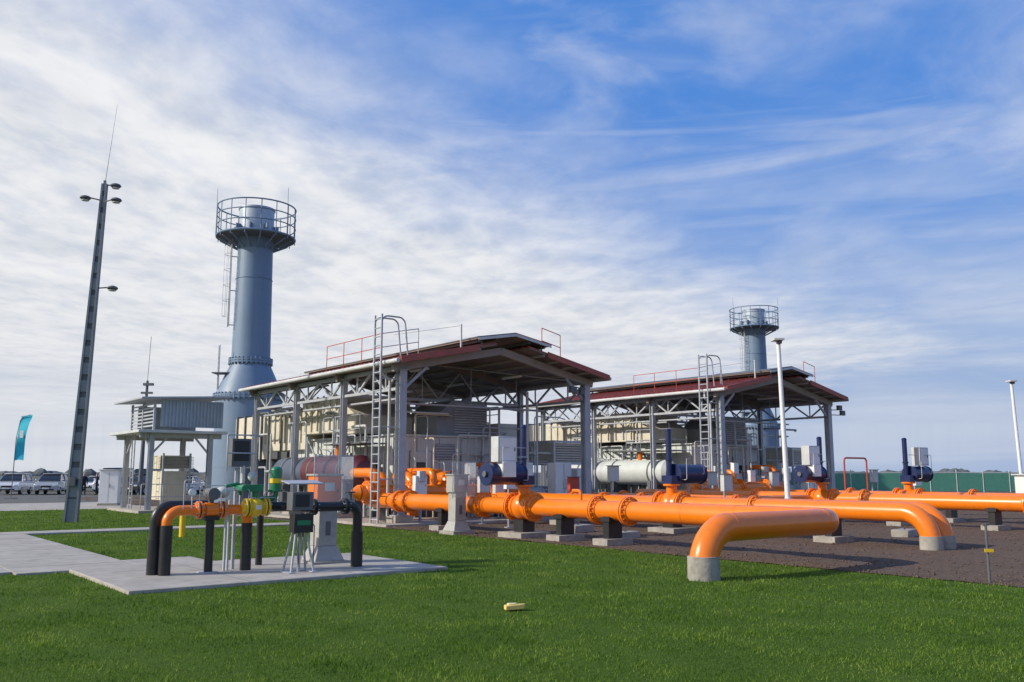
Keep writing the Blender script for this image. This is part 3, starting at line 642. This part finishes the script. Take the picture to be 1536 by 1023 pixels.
g.cyl('valve_stem',GREEN,(1.42,-.1,1.24),(1.42,-.1,1.42),.06,n=16); g.bb('valve_gear',GREEN,1.2,1.52,-.18,.02,1.36,1.48); g.cyl('valve_gear',GREEN,(1.15,-.3,1.42),(1.15,.1,1.42),.055,n=14)
g.tube('green_tubing',GREEN,[(.95,.05,1.45),(1.2,.05,1.5),(1.2,.05,1.3)],.03,.05,n=8)
g.cyl('regulator_body',GREEN,(1.78,-.1,1.38),(1.78,-.1,1.72),.1,n=24); g.ball('regulator_dome',GREEN,(1.78,-.1,1.72),.1,.7); g.cyl('regulator_band',YELLOW,(1.78,-.1,1.5),(1.78,-.1,1.58),.112,n=24)
g.cyl('regulator_flange',GREEN,(1.78,-.1,1.36),(1.78,-.1,1.39),.14,n=24); g.tube('regulator_pipe',GREEN,[(1.78,-.1,1.38),(1.78,-.1,1.24),(1.5,-.1,1.24)],.045,.08,n=10)
g.cyl('analyser_post',STEEL,(1.22,.3,.06),(1.22,.3,1.75),.03,n=10)
g.box('analyser_box',STEELD,(1.25,.28,2.02),(.34,.22,.48)); g.box('analyser_door',BLACK,(1.25,.163,2.05),(.26,.012,.34)); g.rail('analyser_frame',STEEL,[(.98,.12,1.7),(1.52,.12,1.7),(1.52,.4,1.7)],.62,.014,.54)
g.cyl('analyser_pipe',STEELL,(1.3,.2,1.5),(1.3,.2,1.8),.035,n=10); g.ball('analyser_filter',STEELL,(1.42,.1,1.62),.07,1.2)
for x,y in((.98,.05),(1.06,.12)): g.cyl('conduit_posts',STEELL,(x,y,.06),(x,y,1.22),.022,n=10)
g.tube('outgoing_pipe',BLACK,[(1.68,-.1,1.1),(1.95,-.1,1.1),(2.1,-.6,1.1),(3.1,-.6,1.1),(3.1,-.6,-.1)],.082,.17,n=24,seg=12)
g.cyl('outgoing_sleeve',BLACK,(3.1,-.6,-.1),(3.1,-.6,.66),.102,n=24)
for x in(2.25,2.85): g.flange('black_flanges',BLACK,(x,-.6,1.1),(1,0,0),.082,1.7,.025,8,STEELL)
g.cyl('small_valve',STEELD,(2.95,-.6,1.2),(2.95,-.6,1.34),.03,n=10); g.ring('small_valve_wheel',BLACK,(2.95,-.6,1.34),.08,.012,20)
rr=random.Random(9)
for i in range(7):
    x=rr.uniform(.2,2.6);y=rr.uniform(-.3,.1); z=rr.uniform(1.2,1.6)
    g.tube('impulse_tubing',STEELL,[(x,y,1.1),(x,y,z),(x+rr.uniform(.2,.5),y,z),(x+.5,y+.1,1.12)],.009,.04,n=6)
g.cyl('pressure_gauge',STEELL,(.35,-.12,1.36),(.35,-.08,1.36),.06,n=20); g.cyl('pressure_gauge_dial',WHITE,(.35,-.124,1.36),(.35,-.121,1.36),.05,n=20); g.cyl('gauge_stem',STEEL,(.35,-.1,1.1),(.35,-.1,1.31),.012,n=6)
g.finish(.003)

g=G('instrument_stand',-8.9,-11.75)
for sx_ in(-1,1):
    for sy_ in(-1,1): g.cyl('legs',STEEL,(sx_*.2,sy_*.16,.06),(sx_*.09,sy_*.06,.72),.02,n=8)
g.cyl('legs',STEEL,(0,0,.06),(0,0,1.1),.03,n=10); g.bb('feet',STEEL,-.26,-.14,-.22,.22,.06,.075); g.bb('feet',STEEL,.14,.26,-.22,.22,.06,.075)
g.bb('lower_box',BLACK,-.17,.17,-.16,.04,.7,1.0); g.bb('lower_box_label',GREEN,-.12,.12,-.168,-.162,.82,.9)
g.bb('upper_box',STEELD,-.2,.17,-.13,.1,1.06,1.36); g.bb('display',BLACK,-.15,.1,-.14,-.132,1.12,1.32); g.box('sun_shade',STEEL,(0,-.05,1.52),(.62,.34,.02),Matrix.Rotation(.15,3,'X'))
g.cyl('shade_post',STEEL,(0,.1,1.1),(0,.1,1.52),.015,n=6)
for i in range(4): g.cyl('cable_glands',STEELD,(-.12+i*.08,-.05,.62),(-.12+i*.08,-.05,.7),.014,n=8)
g.tube('cables',BLACK,[(-.04,-.05,.64),(-.04,-.05,.4),(0,0,.06)],.01,.05,n=6); g.tube('cables',BLACK,[(.1,-.05,1.06),(.1,-.05,.95),(.24,-.05,.8),(.24,-.05,.06)],.01,.04,n=6)
g.finish(.004)
def pedestal(a,b,orange):
    g=G('instrument_pedestal',a,b)
    PM=bpy.data.materials.get('pedestal_grp') or M('pedestal_grp',(.38,.37,.35),.6,var=.1,dirt=.25)
    g.bb('base_plate',CONCD,-.36,.36,-.36,.36,-.02,.1)
    w0,w1=.29,.19
    v=[(x*w0,y*w0,.1) for x,y in((-1,-1),(1,-1),(1,1),(-1,1))]+[(x*w1,y*w1,.36) for x,y in((-1,-1),(1,-1),(1,1),(-1,1))]
    g.add('flared_foot',PM,v,[(0,1,2,3),(4,5,6,7),(0,1,5,4),(1,2,6,5),(2,3,7,6),(3,0,4,7)])
    g.bb('post',PM,-.18,.18,-.18,.18,.362,1.15)
    g.bb('cabinet',ORANGE if orange else PM,-.24,.24,-.2,.2,1.152,1.62)
    g.bb('cabinet_lid',PM,-.27,.27,-.23,.23,1.622,1.66)
    g.bb('inspection_slot',STEELD,-.05,.05,-.186,-.182,.55,.8); g.bb('label',WHITE,-.1,.1,-.206,-.202,1.35,1.5); g.bb('keyhole',BLACK,.15,.18,-.206,-.202,1.32,1.38)
    for x in(-.36,.42):
        g.bb('clear_cover_frame',STEEL,x-.008,x+.008,-.3,-.285,1.0,2.0)
    g.bb('clear_cover',CLEAR,-.35,.41,-.3,-.294,1.02,1.98); g.bb('clear_cover',CLEAR,.425,.43,-.28,.2,1.02,1.98); g.bb('clear_cover_frame',STEEL,-.36,.42,-.3,-.285,1.98,1.995)
    g.bar('cover_bracket',STEEL,(.3,-.29,1.6),(.3,-.18,1.6),.02,.02)
    g.finish(.006)
pedestal(-7.85,-10.5,True); pedestal(-.95,-4.75,False)

g=G('yellow_marker_post',-8.8,24.5,world=True); g.cyl('post',YELLOW,(0,0,0),(0,0,.75),.08,n=14); g.cyl('cap',YELLOW,(0,0,.75),(0,0,.8),.1,.05,n=14); g.finish(.003)
g=G('marker_stake',7.33,14.2,world=True); g.cyl('stake',STEELD,(0,0,0),(0,0,.9),.02,n=8); g.box('tag',YELLOW,(0.01,-.03,.49),(.14,.01,.05)); g.box('cross_piece',STEELD,(0,0,.88),(.1,.03,.03)); g.finish(.002)
g=G('yellow_foam_block',.03,11.35,world=True,rot=.35); g.prism('block',M('yellow_foam',(.75,.55,.16),.8,bump=.3),[(-.13,-.06,.02),(.1,-.07,.03),(.14,.0,.03),(.05,.07,.02),(-.12,.05,.02)],(0,0,.055)); g.box('torn_edge',M('foam_core',(.8,.7,.4),.9),(-.03,-.0,.085),(.12,.06,.02)); g.finish(.006)

for a,b,s in((2.2,-6.3,1.),(1.6,-8.8,.8),(7.6,-9.5,1.),(7.9,-13,.9)):
    g=G('concrete_block',a,b,rot=random.uniform(-.2,.2)); g.bb('block',CONCD,-.45*s,.45*s,-.25*s,.25*s,-.02,.22*s); g.bb('lifting_eye',STEELD,-.05,.05,-.02,.02,.22*s,.26*s); g.finish(.02)
for i,(a,b,h,m) in enumerate(((1.9,-3.5,1.5,WHITE),(7.4,-2.4,1.7,GREYG),(8.6,-6.5,1.4,STEELL),(10.6,-3.2,1.6,WHITE),(14.6,-4.0,1.5,STEELL),(18.5,-3,1.6,WHITE),(6.2,-1.6,1.3,REDP),(20.2,-6.8,1.5,WHITE),(2.4,-1.4,1.35,STEELL),(22.8,-3.4,1.6,STEELL),(13.9,-1.5,1.5,GREYG))):
    g=G('junction_box',a,b); g.cyl('post',STEEL,(0,.08,0),(0,.08,h),.035,n=8); g.bb('box',m,-.22,.22,-.1,.06,h-.3,h+.25); g.bb('box_door',m,-.19,.19,-.112,-.102,h-.27,h+.22); g.bb('rain_hood',STEELD,-.26,.26,-.16,.1,h+.252,h+.27); g.bb('foot',STEEL,-.12,.12,0,.16,0,.04); g.finish(.005)
g=G('vent_pipe',17.0,-5.6); g.tube('vent',REDP,[(0,0,0),(0,0,2.3),(1.6,0,2.3),(1.6,0,1.0)],.035,.15,n=8); g.bb('foot',STEEL,-.1,.1,-.1,.1,0,.04); g.finish(.002)
g=G('tall_vent_stack',7.0,2.0)
g.cyl('pipe',STEELL,(0,0,.1),(0,0,4.9),.06,n=12); g.cyl('branch',STEELL,(.5,0,.1),(.5,0,4.5),.045,n=12); g.bar('clamp',STEELD,(0,0,2.4),(.5,0,2.4),.04,.06); g.finish(.002)
g=G('equipment_kiosk',23.6,41,world=True); g.bb('plinth',CONCD,-.8,1.8,-.6,.6,0,.15); g.bb('body',WHITE,-.7,1.7,-.5,.5,.152,1.6); g.bb('roof',STEELL,-.8,1.8,-.6,.6,1.602,1.68); g.bb('door_gap',STEELD,.49,.51,-.506,-.502,.2,1.55); g.finish(.01)

g=G('boundary_fence',0,0,world=True)
x=22.
while x<85:
    g.cyl('posts',STEELL,(x,86,0),(x,86,2.1),.04,n=6); g.bb('mesh_panels',FENCEG,x+.05,x+2.45,86-.01,86+.01,.1,1.75); g.bb('top_rail',STEELL,x+.05,x+2.45,85.98,86.02,1.8,1.86)
    x+=2.5
g.finish(0)

g=G('feather_flag',-34.3,62.5,world=True)
g.cyl('pole',STEELD,(0,0,0),(.05,0,4.2),.03,n=8); g.tube('pole',STEELD,[(.05,0,4.2),(.25,0,5.5),(.9,0,5.75)],.02,.4,n=6)
v=[];f=[]
n=12
for i in range(n+1):
    t=i/n; z=2.6+3.05*t; xl=.05+.25*t**2; w=.62*(1-.15*math.sin(t*6))*(1 if t<.85 else 1.1); yy=.1*math.sin(t*7)
    v+=[(xl,0,z),(xl+w*.5,yy,z+.05),(xl+w,yy*1.5,z+.1*t)]
for i in range(n):
    for k in(0,1): f.append((i*3+k,i*3+k+1,i*3+k+4,i*3+k+3))
g.add('banner',TEAL,v,f); g.bb('foot',STEELD,-.3,.3,-.3,.3,0,.06); g.box('logo',WHITE,(.45,-.1,4.4),(.25,.01,.5)); g.finish(0)

# ---------------------------------------------------------------- cars
CM={}
def paint(c):
    if c not in CM: CM[c]=M('car_paint_%d'%len(CM),c,.25,var=.03,coat=.8)
    return CM[c]
def car(x,y,rot,c,kind='sedan'):
    g=G('parked_van' if kind=='van' else 'parked_car',x,y,.01,rot,world=True); P=paint(c)
    if kind=='van': L,W,Hh=5.2,1.95,2.2; low=[(-2.6,.35),(2.6,.35),(2.6,.9),(2.3,1.15),(-2.6,1.25)]; gh=[(-2.55,1.25),(1.9,1.15),(1.1,2.1),(.9,2.2),(-2.45,2.2)]
    elif kind=='suv': L,W,Hh=4.5,1.85,1.7; low=[(-2.25,.35),(2.25,.35),(2.28,.75),(2.1,1.0),(1.1,1.1),(-2.2,1.1),(-2.28,.7)]; gh=[(-2.15,1.1),(1.15,1.1),(.45,1.62),(.2,1.68),(-1.8,1.66)]
    else: L,W,Hh=4.4,1.78,1.45; low=[(-2.2,.3),(2.2,.3),(2.23,.6),(2.05,.82),(1.0,.93),(-1.5,.95),(-2.15,.9),(-2.22,.6)]; gh=[(-1.7,.95),(1.05,.93),(.3,1.4),(.05,1.45),(-.9,1.43)]
    hw=W/2
    g.prism('body',P,[(p[0],-hw,p[1]) for p in low],(0,W,0))
    n=len(gh); v=[(p[0],-(hw-.06 if p[1]<1.26 else hw-.24),p[1]) for p in gh]+[(p[0],(hw-.06 if p[1]<1.26 else hw-.24),p[1]) for p in gh]
    g.add('glasshouse',GLASSD,v,[(i,(i+1)%n,n+(i+1)%n,n+i) for i in range(n)]+[tuple(range(n)),tuple(range(n,2*n))])
    zt=max(p[1] for p in gh); xs=[p[0] for p in gh if p[1]>zt-.12]; g.bb('roof',P,min(xs)-.03,max(xs)+.03,-(hw-.22),hw-.22,zt-.02,zt+.035)
    tops=[p for p in gh if p[1]>zt-.12]; f0=gh[1]; r0=gh[0]; ft=max(tops,key=lambda q:q[0]); rt=min(tops,key=lambda q:q[0])
    for s in(-1,1):
        g.bar('pillars',P,(f0[0],s*(hw-.05),f0[1]),(ft[0],s*(hw-.22),ft[1]),.07,.07); g.bar('pillars',P,(r0[0],s*(hw-.05),r0[1]),(rt[0],s*(hw-.22),rt[1]),.1,.14); g.bar('pillars',P,(-.35,s*(hw-.045),f0[1]),(-.4,s*(hw-.22),zt),.07,.07)
        for wx in(-L*.31,L*.31):
            g.cyl('tyres',RUBBER,(wx,s*(hw-.2),.33),(wx,s*(hw+.01),.33),.33,n=20); g.cyl('rims',CHROME,(wx,s*(hw+.012),.33),(wx,s*(hw+.02),.33),.2,n=12)
        zf=low[2][1]; g.box('headlamps',CHROME,(L/2-.02,s*(hw-.28),zf-.02),(.12,.36,.16)); g.box('tail_lamps',REDP,(-L/2-.0,s*(hw-.2),zf+.02),(.1,.2,.2)); g.box('mirrors',P,(f0[0]-.15,s*(hw+.1),f0[1]+.08),(.12,.2,.13))
    g.box('grille',BLACK,(L/2+.015,0,zf-.08),(.06,.8,.18)); g.box('lower_grille',BLACK,(L/2+.01,0,.42),(.06,1.2,.12)); g.box('number_plate',WHITE,(L/2+.05,0,.52),(.02,.5,.11))
    g.finish(.04)
WH=(.75,.76,.78);SI=(.42,.44,.46);DK=(.03,.035,.045);BL=(.05,.08,.14)
q=-math.pi/2
for x,y,r,c,k in((-41.5,76,q+.25,WH,'suv'),(-38.3,76,q+.25,SI,'suv'),(-46,76,q+.2,SI,'sedan'),(-34.9,80,q+.1,WH,'van'),(-30.6,76,q-.2,DK,'suv'),(-33.2,77,q,BL,'sedan'),(-27.6,77,q+.1,WH,'sedan'),
    (-49,90,q,SI,'sedan'),(-45,91,q,DK,'suv'),(-41,90,q,WH,'sedan'),(-37,92,q,WH,'van'),(-56,90,q,WH,'suv'),(-30,92,q,SI,'sedan'),(-50,77,q,WH,'sedan'),(-54,78,q,DK,'suv'),(-25,90,q,SI,'suv')):
    car(x,y,r,c,k)

def person(x,y,rot):
    vs=[(0,0,.95,.15,.12),(0,0,1.15,.15,.11),(0,0,1.38,.17,.12),(0,0,1.5,.06,.06),(0,-.01,1.62,.085,.1),(0,-.01,1.72,.07,.08),
        (.2,0,1.42,.065,.065),(.26,.02,1.15,.05,.05),(.24,-.06,.92,.037,.037),(.24,-.09,.82,.04,.025),
        (-.2,0,1.42,.065,.065),(-.26,.02,1.15,.05,.05),(-.22,-.08,.93,.037,.037),(-.21,-.12,.83,.04,.025),
        (.1,0,.85,.095,.095),(.11,-.03,.5,.065,.07),(.12,.02,.1,.045,.05),(.13,-.12,.04,.045,.035),
        (-.1,0,.85,.095,.095),(-.12,.02,.5,.065,.07),(-.14,.08,.1,.045,.05),(-.15,-.05,.04,.045,.035)]
    ed=[(0,1),(1,2),(2,3),(3,4),(4,5),(2,6),(6,7),(7,8),(8,9),(2,10),(10,11),(11,12),(12,13),(0,14),(14,15),(15,16),(16,17),(0,18),(18,19),(19,20),(20,21)]
    me=bpy.data.meshes.new('person');me.from_pydata([v[:3] for v in vs],ed,[]);o=bpy.data.objects.new('person_tmp',me);scene.collection.objects.link(o)
    o.modifiers.new('s','SKIN')
    sv=me.skin_vertices[0].data
    for i,v in enumerate(vs): sv[i].radius=(v[3],v[4])
    sv[0].use_root=True
    ss=o.modifiers.new('ss','SUBSURF');ss.levels=2;ss.render_levels=2
    dg=bpy.context.evaluated_depsgraph_get(); m2=bpy.data.meshes.new_from_object(o.evaluated_get(dg)); bpy.data.objects.remove(o)
    for mm in(CLOTH,SKIN,HAIR): m2.materials.append(mm)
    for p in m2.polygons:
        c=p.center; p.material_index=0
        if c.z>1.52: p.material_index=2 if (c.z>1.70 or c.y>.03) else 1
        if c.z<.9 and abs(c.x)>.19 and c.z>.75: p.material_index=1
        p.use_smooth=True
    m2.name='person'; o=bpy.data.objects.new('person',m2);scene.collection.objects.link(o);o.location=(x,y,.01);o.rotation_euler=(0,0,rot)
person(-33.6,71.5,.5); person(-32.9,72.2,-1.2)

def treeline():
    V=[];F=[]
    r_=random.Random(2)
    for i in range(700):
        x=r_.uniform(-650,750);y=r_.uniform(800,950);h=r_.uniform(1.5,5)*(1.5 if r_.random()<.1 else 1);w=r_.uniform(6,18);o=len(V)
        for j in range(3):
            for k in range(7):
                t=2*math.pi*k/7; rr=(1,.85,.4)[j]*w*r_.uniform(.7,1.2); V.append((x+rr*math.cos(t),y+rr*.5*math.sin(t),(0,.6,1)[j]*h*r_.uniform(.8,1.1)))
        for j in range(2):
            for k in range(7): F.append((o+j*7+k,o+j*7+(k+1)%7,o+(j+1)*7+(k+1)%7,o+(j+1)*7+k))
        F.append(tuple(o+14+k for k in range(7)))
    me=bpy.data.meshes.new('distant_tree_line');me.from_pydata(V,[],F);me.materials.append(FOLI);scene.collection.objects.link(bpy.data.objects.new('distant_tree_line',me))
treeline()

# ---------------------------------------------------------------- sun + sky
SD=Vector((-.90,-.24,0)).normalized(); EL=math.radians(29)
sd=Vector((SD.x*math.cos(EL),SD.y*math.cos(EL),math.sin(EL)))
l=bpy.data.lights.new('sun','SUN');l.energy=4.3;l.angle=math.radians(1.);l.color=(1,.92,.78)
o=bpy.data.objects.new('sun',l);scene.collection.objects.link(o);o.rotation_euler=sd.to_track_quat('Z','Y').to_euler()
w=bpy.data.worlds.new('World');scene.world=w;w.use_nodes=True;nt=w.node_tree;nt.nodes.clear()
L=nt.links.new
def node(t,**k):
    n=nt.nodes.new(t)
    for a_,b_ in k.items(): setattr(n,a_,b_)
    return n
def math_(op,a_,b_=None,c_=None,clamp=False):
    n=node('ShaderNodeMath',operation=op); n.use_clamp=clamp
    for i,q_ in enumerate((a_,b_,c_)):
        if q_ is None: continue
        if isinstance(q_,(int,float)): n.inputs[i].default_value=q_
        else: L(q_,n.inputs[i])
    return n.outputs[0]
def mapr(x,a_,b_,c_=0.,d_=1.,smooth=True):
    n=node('ShaderNodeMapRange'); n.interpolation_type='SMOOTHSTEP' if smooth else 'LINEAR'
    L(x,n.inputs[0])
    for i,q_ in enumerate((a_,b_,c_,d_)): n.inputs[i+1].default_value=q_
    return n.outputs[0]
def mixc(f,a_,b_):
    n=node('ShaderNodeMix',data_type='RGBA')
    if isinstance(f,(int,float)): n.inputs[0].default_value=f
    else: L(f,n.inputs[0])
    for i,q_ in((6,a_),(7,b_)):
        if isinstance(q_,tuple): n.inputs[i].default_value=q_+(1,)
        else: L(q_,n.inputs[i])
    return n.outputs[2]
sky=node('ShaderNodeTexSky',sky_type='NISHITA'); sky.sun_disc=False; sky.sun_elevation=EL; sky.sun_rotation=math.atan2(SD.x,SD.y); sky.air_density=1.0; sky.dust_density=.6; sky.ozone_density=1.5
hs=node('ShaderNodeHueSaturation'); hs.inputs['Saturation'].default_value=1.15; hs.inputs['Value'].default_value=.15; L(sky.outputs[0],hs.inputs['Color'])
tc=node('ShaderNodeTexCoord'); sp=node('ShaderNodeSeparateXYZ'); L(tc.outputs['Generated'],sp.inputs[0])
blue=mixc(.78,hs.outputs[0],(.075,.255,.74))
zz=math_('MAXIMUM',sp.outputs[2],.05); px=math_('DIVIDE',sp.outputs[0],zz); py=math_('DIVIDE',sp.outputs[1],zz)
cb=node('ShaderNodeCombineXYZ'); L(px,cb.inputs[0]);L(py,cb.inputs[1])
def noise(scale,detail=5,rough=.55,sc=(1,1,1),rot=0,dist=0,src=None):
    mp_=node('ShaderNodeMapping'); mp_.inputs['Scale'].default_value=sc; mp_.inputs['Rotation'].default_value=(0,0,rot); L(src or cb.outputs[0],mp_.inputs[0])
    n=node('ShaderNodeTexNoise'); n.inputs['Scale'].default_value=scale;n.inputs['Detail'].default_value=detail;n.inputs['Roughness'].default_value=rough;n.inputs['Distortion'].default_value=dist
    L(mp_.outputs[0],n.inputs['Vector']);return n.outputs['Fac']
D=tc.outputs['Generated']
pyc=math_('MINIMUM',py,7.)
gx=math_('MULTIPLY_ADD',math_('MULTIPLY',pyc,pyc),.075,-1.0)
wid=math_('MULTIPLY_ADD',math_('ABSOLUTE',pyc),.22,.22)
s=math_('DIVIDE',math_('SUBTRACT',px,gx),wid)
n1=noise(.9,6,.55); n2=noise(3.0,6,.58,(.8,.6,1),.5,.3)
s=math_('ADD',s,math_('MULTIPLY_ADD',n1,-1.5,.75)); s=math_('ADD',s,math_('MULTIPLY_ADD',n2,-1.1,.55))
bank=mapr(s,1.25,-.7)
n3=noise(3.2,6,.55,(1.,1.,3.0),0,.5,D); veil=math_('MULTIPLY',mapr(n3,.42,.72),.42)
n5=noise(2.2,5,.5,(.7,.7,7.),0,.8,D); veil2=math_('MULTIPLY',mapr(n5,.50,.72),.38)
rip=noise(10,4,.5,(.8,.4,1),.6,.1)
cov=math_('MAXIMUM',bank,math_('MAXIMUM',veil,veil2))
cov=math_('MULTIPLY',cov,mapr(rip,.3,.6,.86,1.))
cov=math_('MULTIPLY',cov,.96)
hz=mapr(sp.outputs[2],.0,.40,.95,0.)
left=mapr(sp.outputs[0],-.5,.5,1.,0.)
hcol=mixc(left,(.36,.47,.68),(.66,.70,.76))
band=mapr(noise(2.4,4,.5,(.6,.6,11.),0,.4,D),.42,.62)
hcol=mixc(math_('MULTIPLY',band,.35),hcol,(.62,.66,.74))
base=mixc(hz,blue,hcol)
shade=mapr(n2,.3,.68); shade2=mapr(rip,.35,.65)
ccol=mixc(shade,(.66,.69,.74),(.90,.90,.90)); ccol=mixc(math_('MULTIPLY',shade2,.25),ccol,(.97,.97,.97))
low=mapr(sp.outputs[2],.0,.30,1.,0.)
ccol=mixc(math_('MULTIPLY',low,.75),ccol,mixc(band,(.56,.60,.69),(.76,.77,.80)))
fin=mixc(math_('MULTIPLY',cov,mapr(sp.outputs[2],.0,.14,.5,1.)),base,ccol)
bg=node('ShaderNodeBackground'); L(fin,bg.inputs[0]); bg.inputs[1].default_value=1.
out=node('ShaderNodeOutputWorld'); L(bg.outputs[0],out.inputs[0])

cam=bpy.data.cameras.new('camera'); cam.sensor_width=36; cam.lens=1350/1536*36; cam.clip_end=8000
o=bpy.data.objects.new('camera',cam); scene.collection.objects.link(o); o.location=(0,0,1.65); o.rotation_euler=(math.radians(90+8.43),0,0)
scene.camera=o
scene.view_settings.view_transform='Standard'; scene.view_settings.look='None'; scene.view_settings.exposure=0
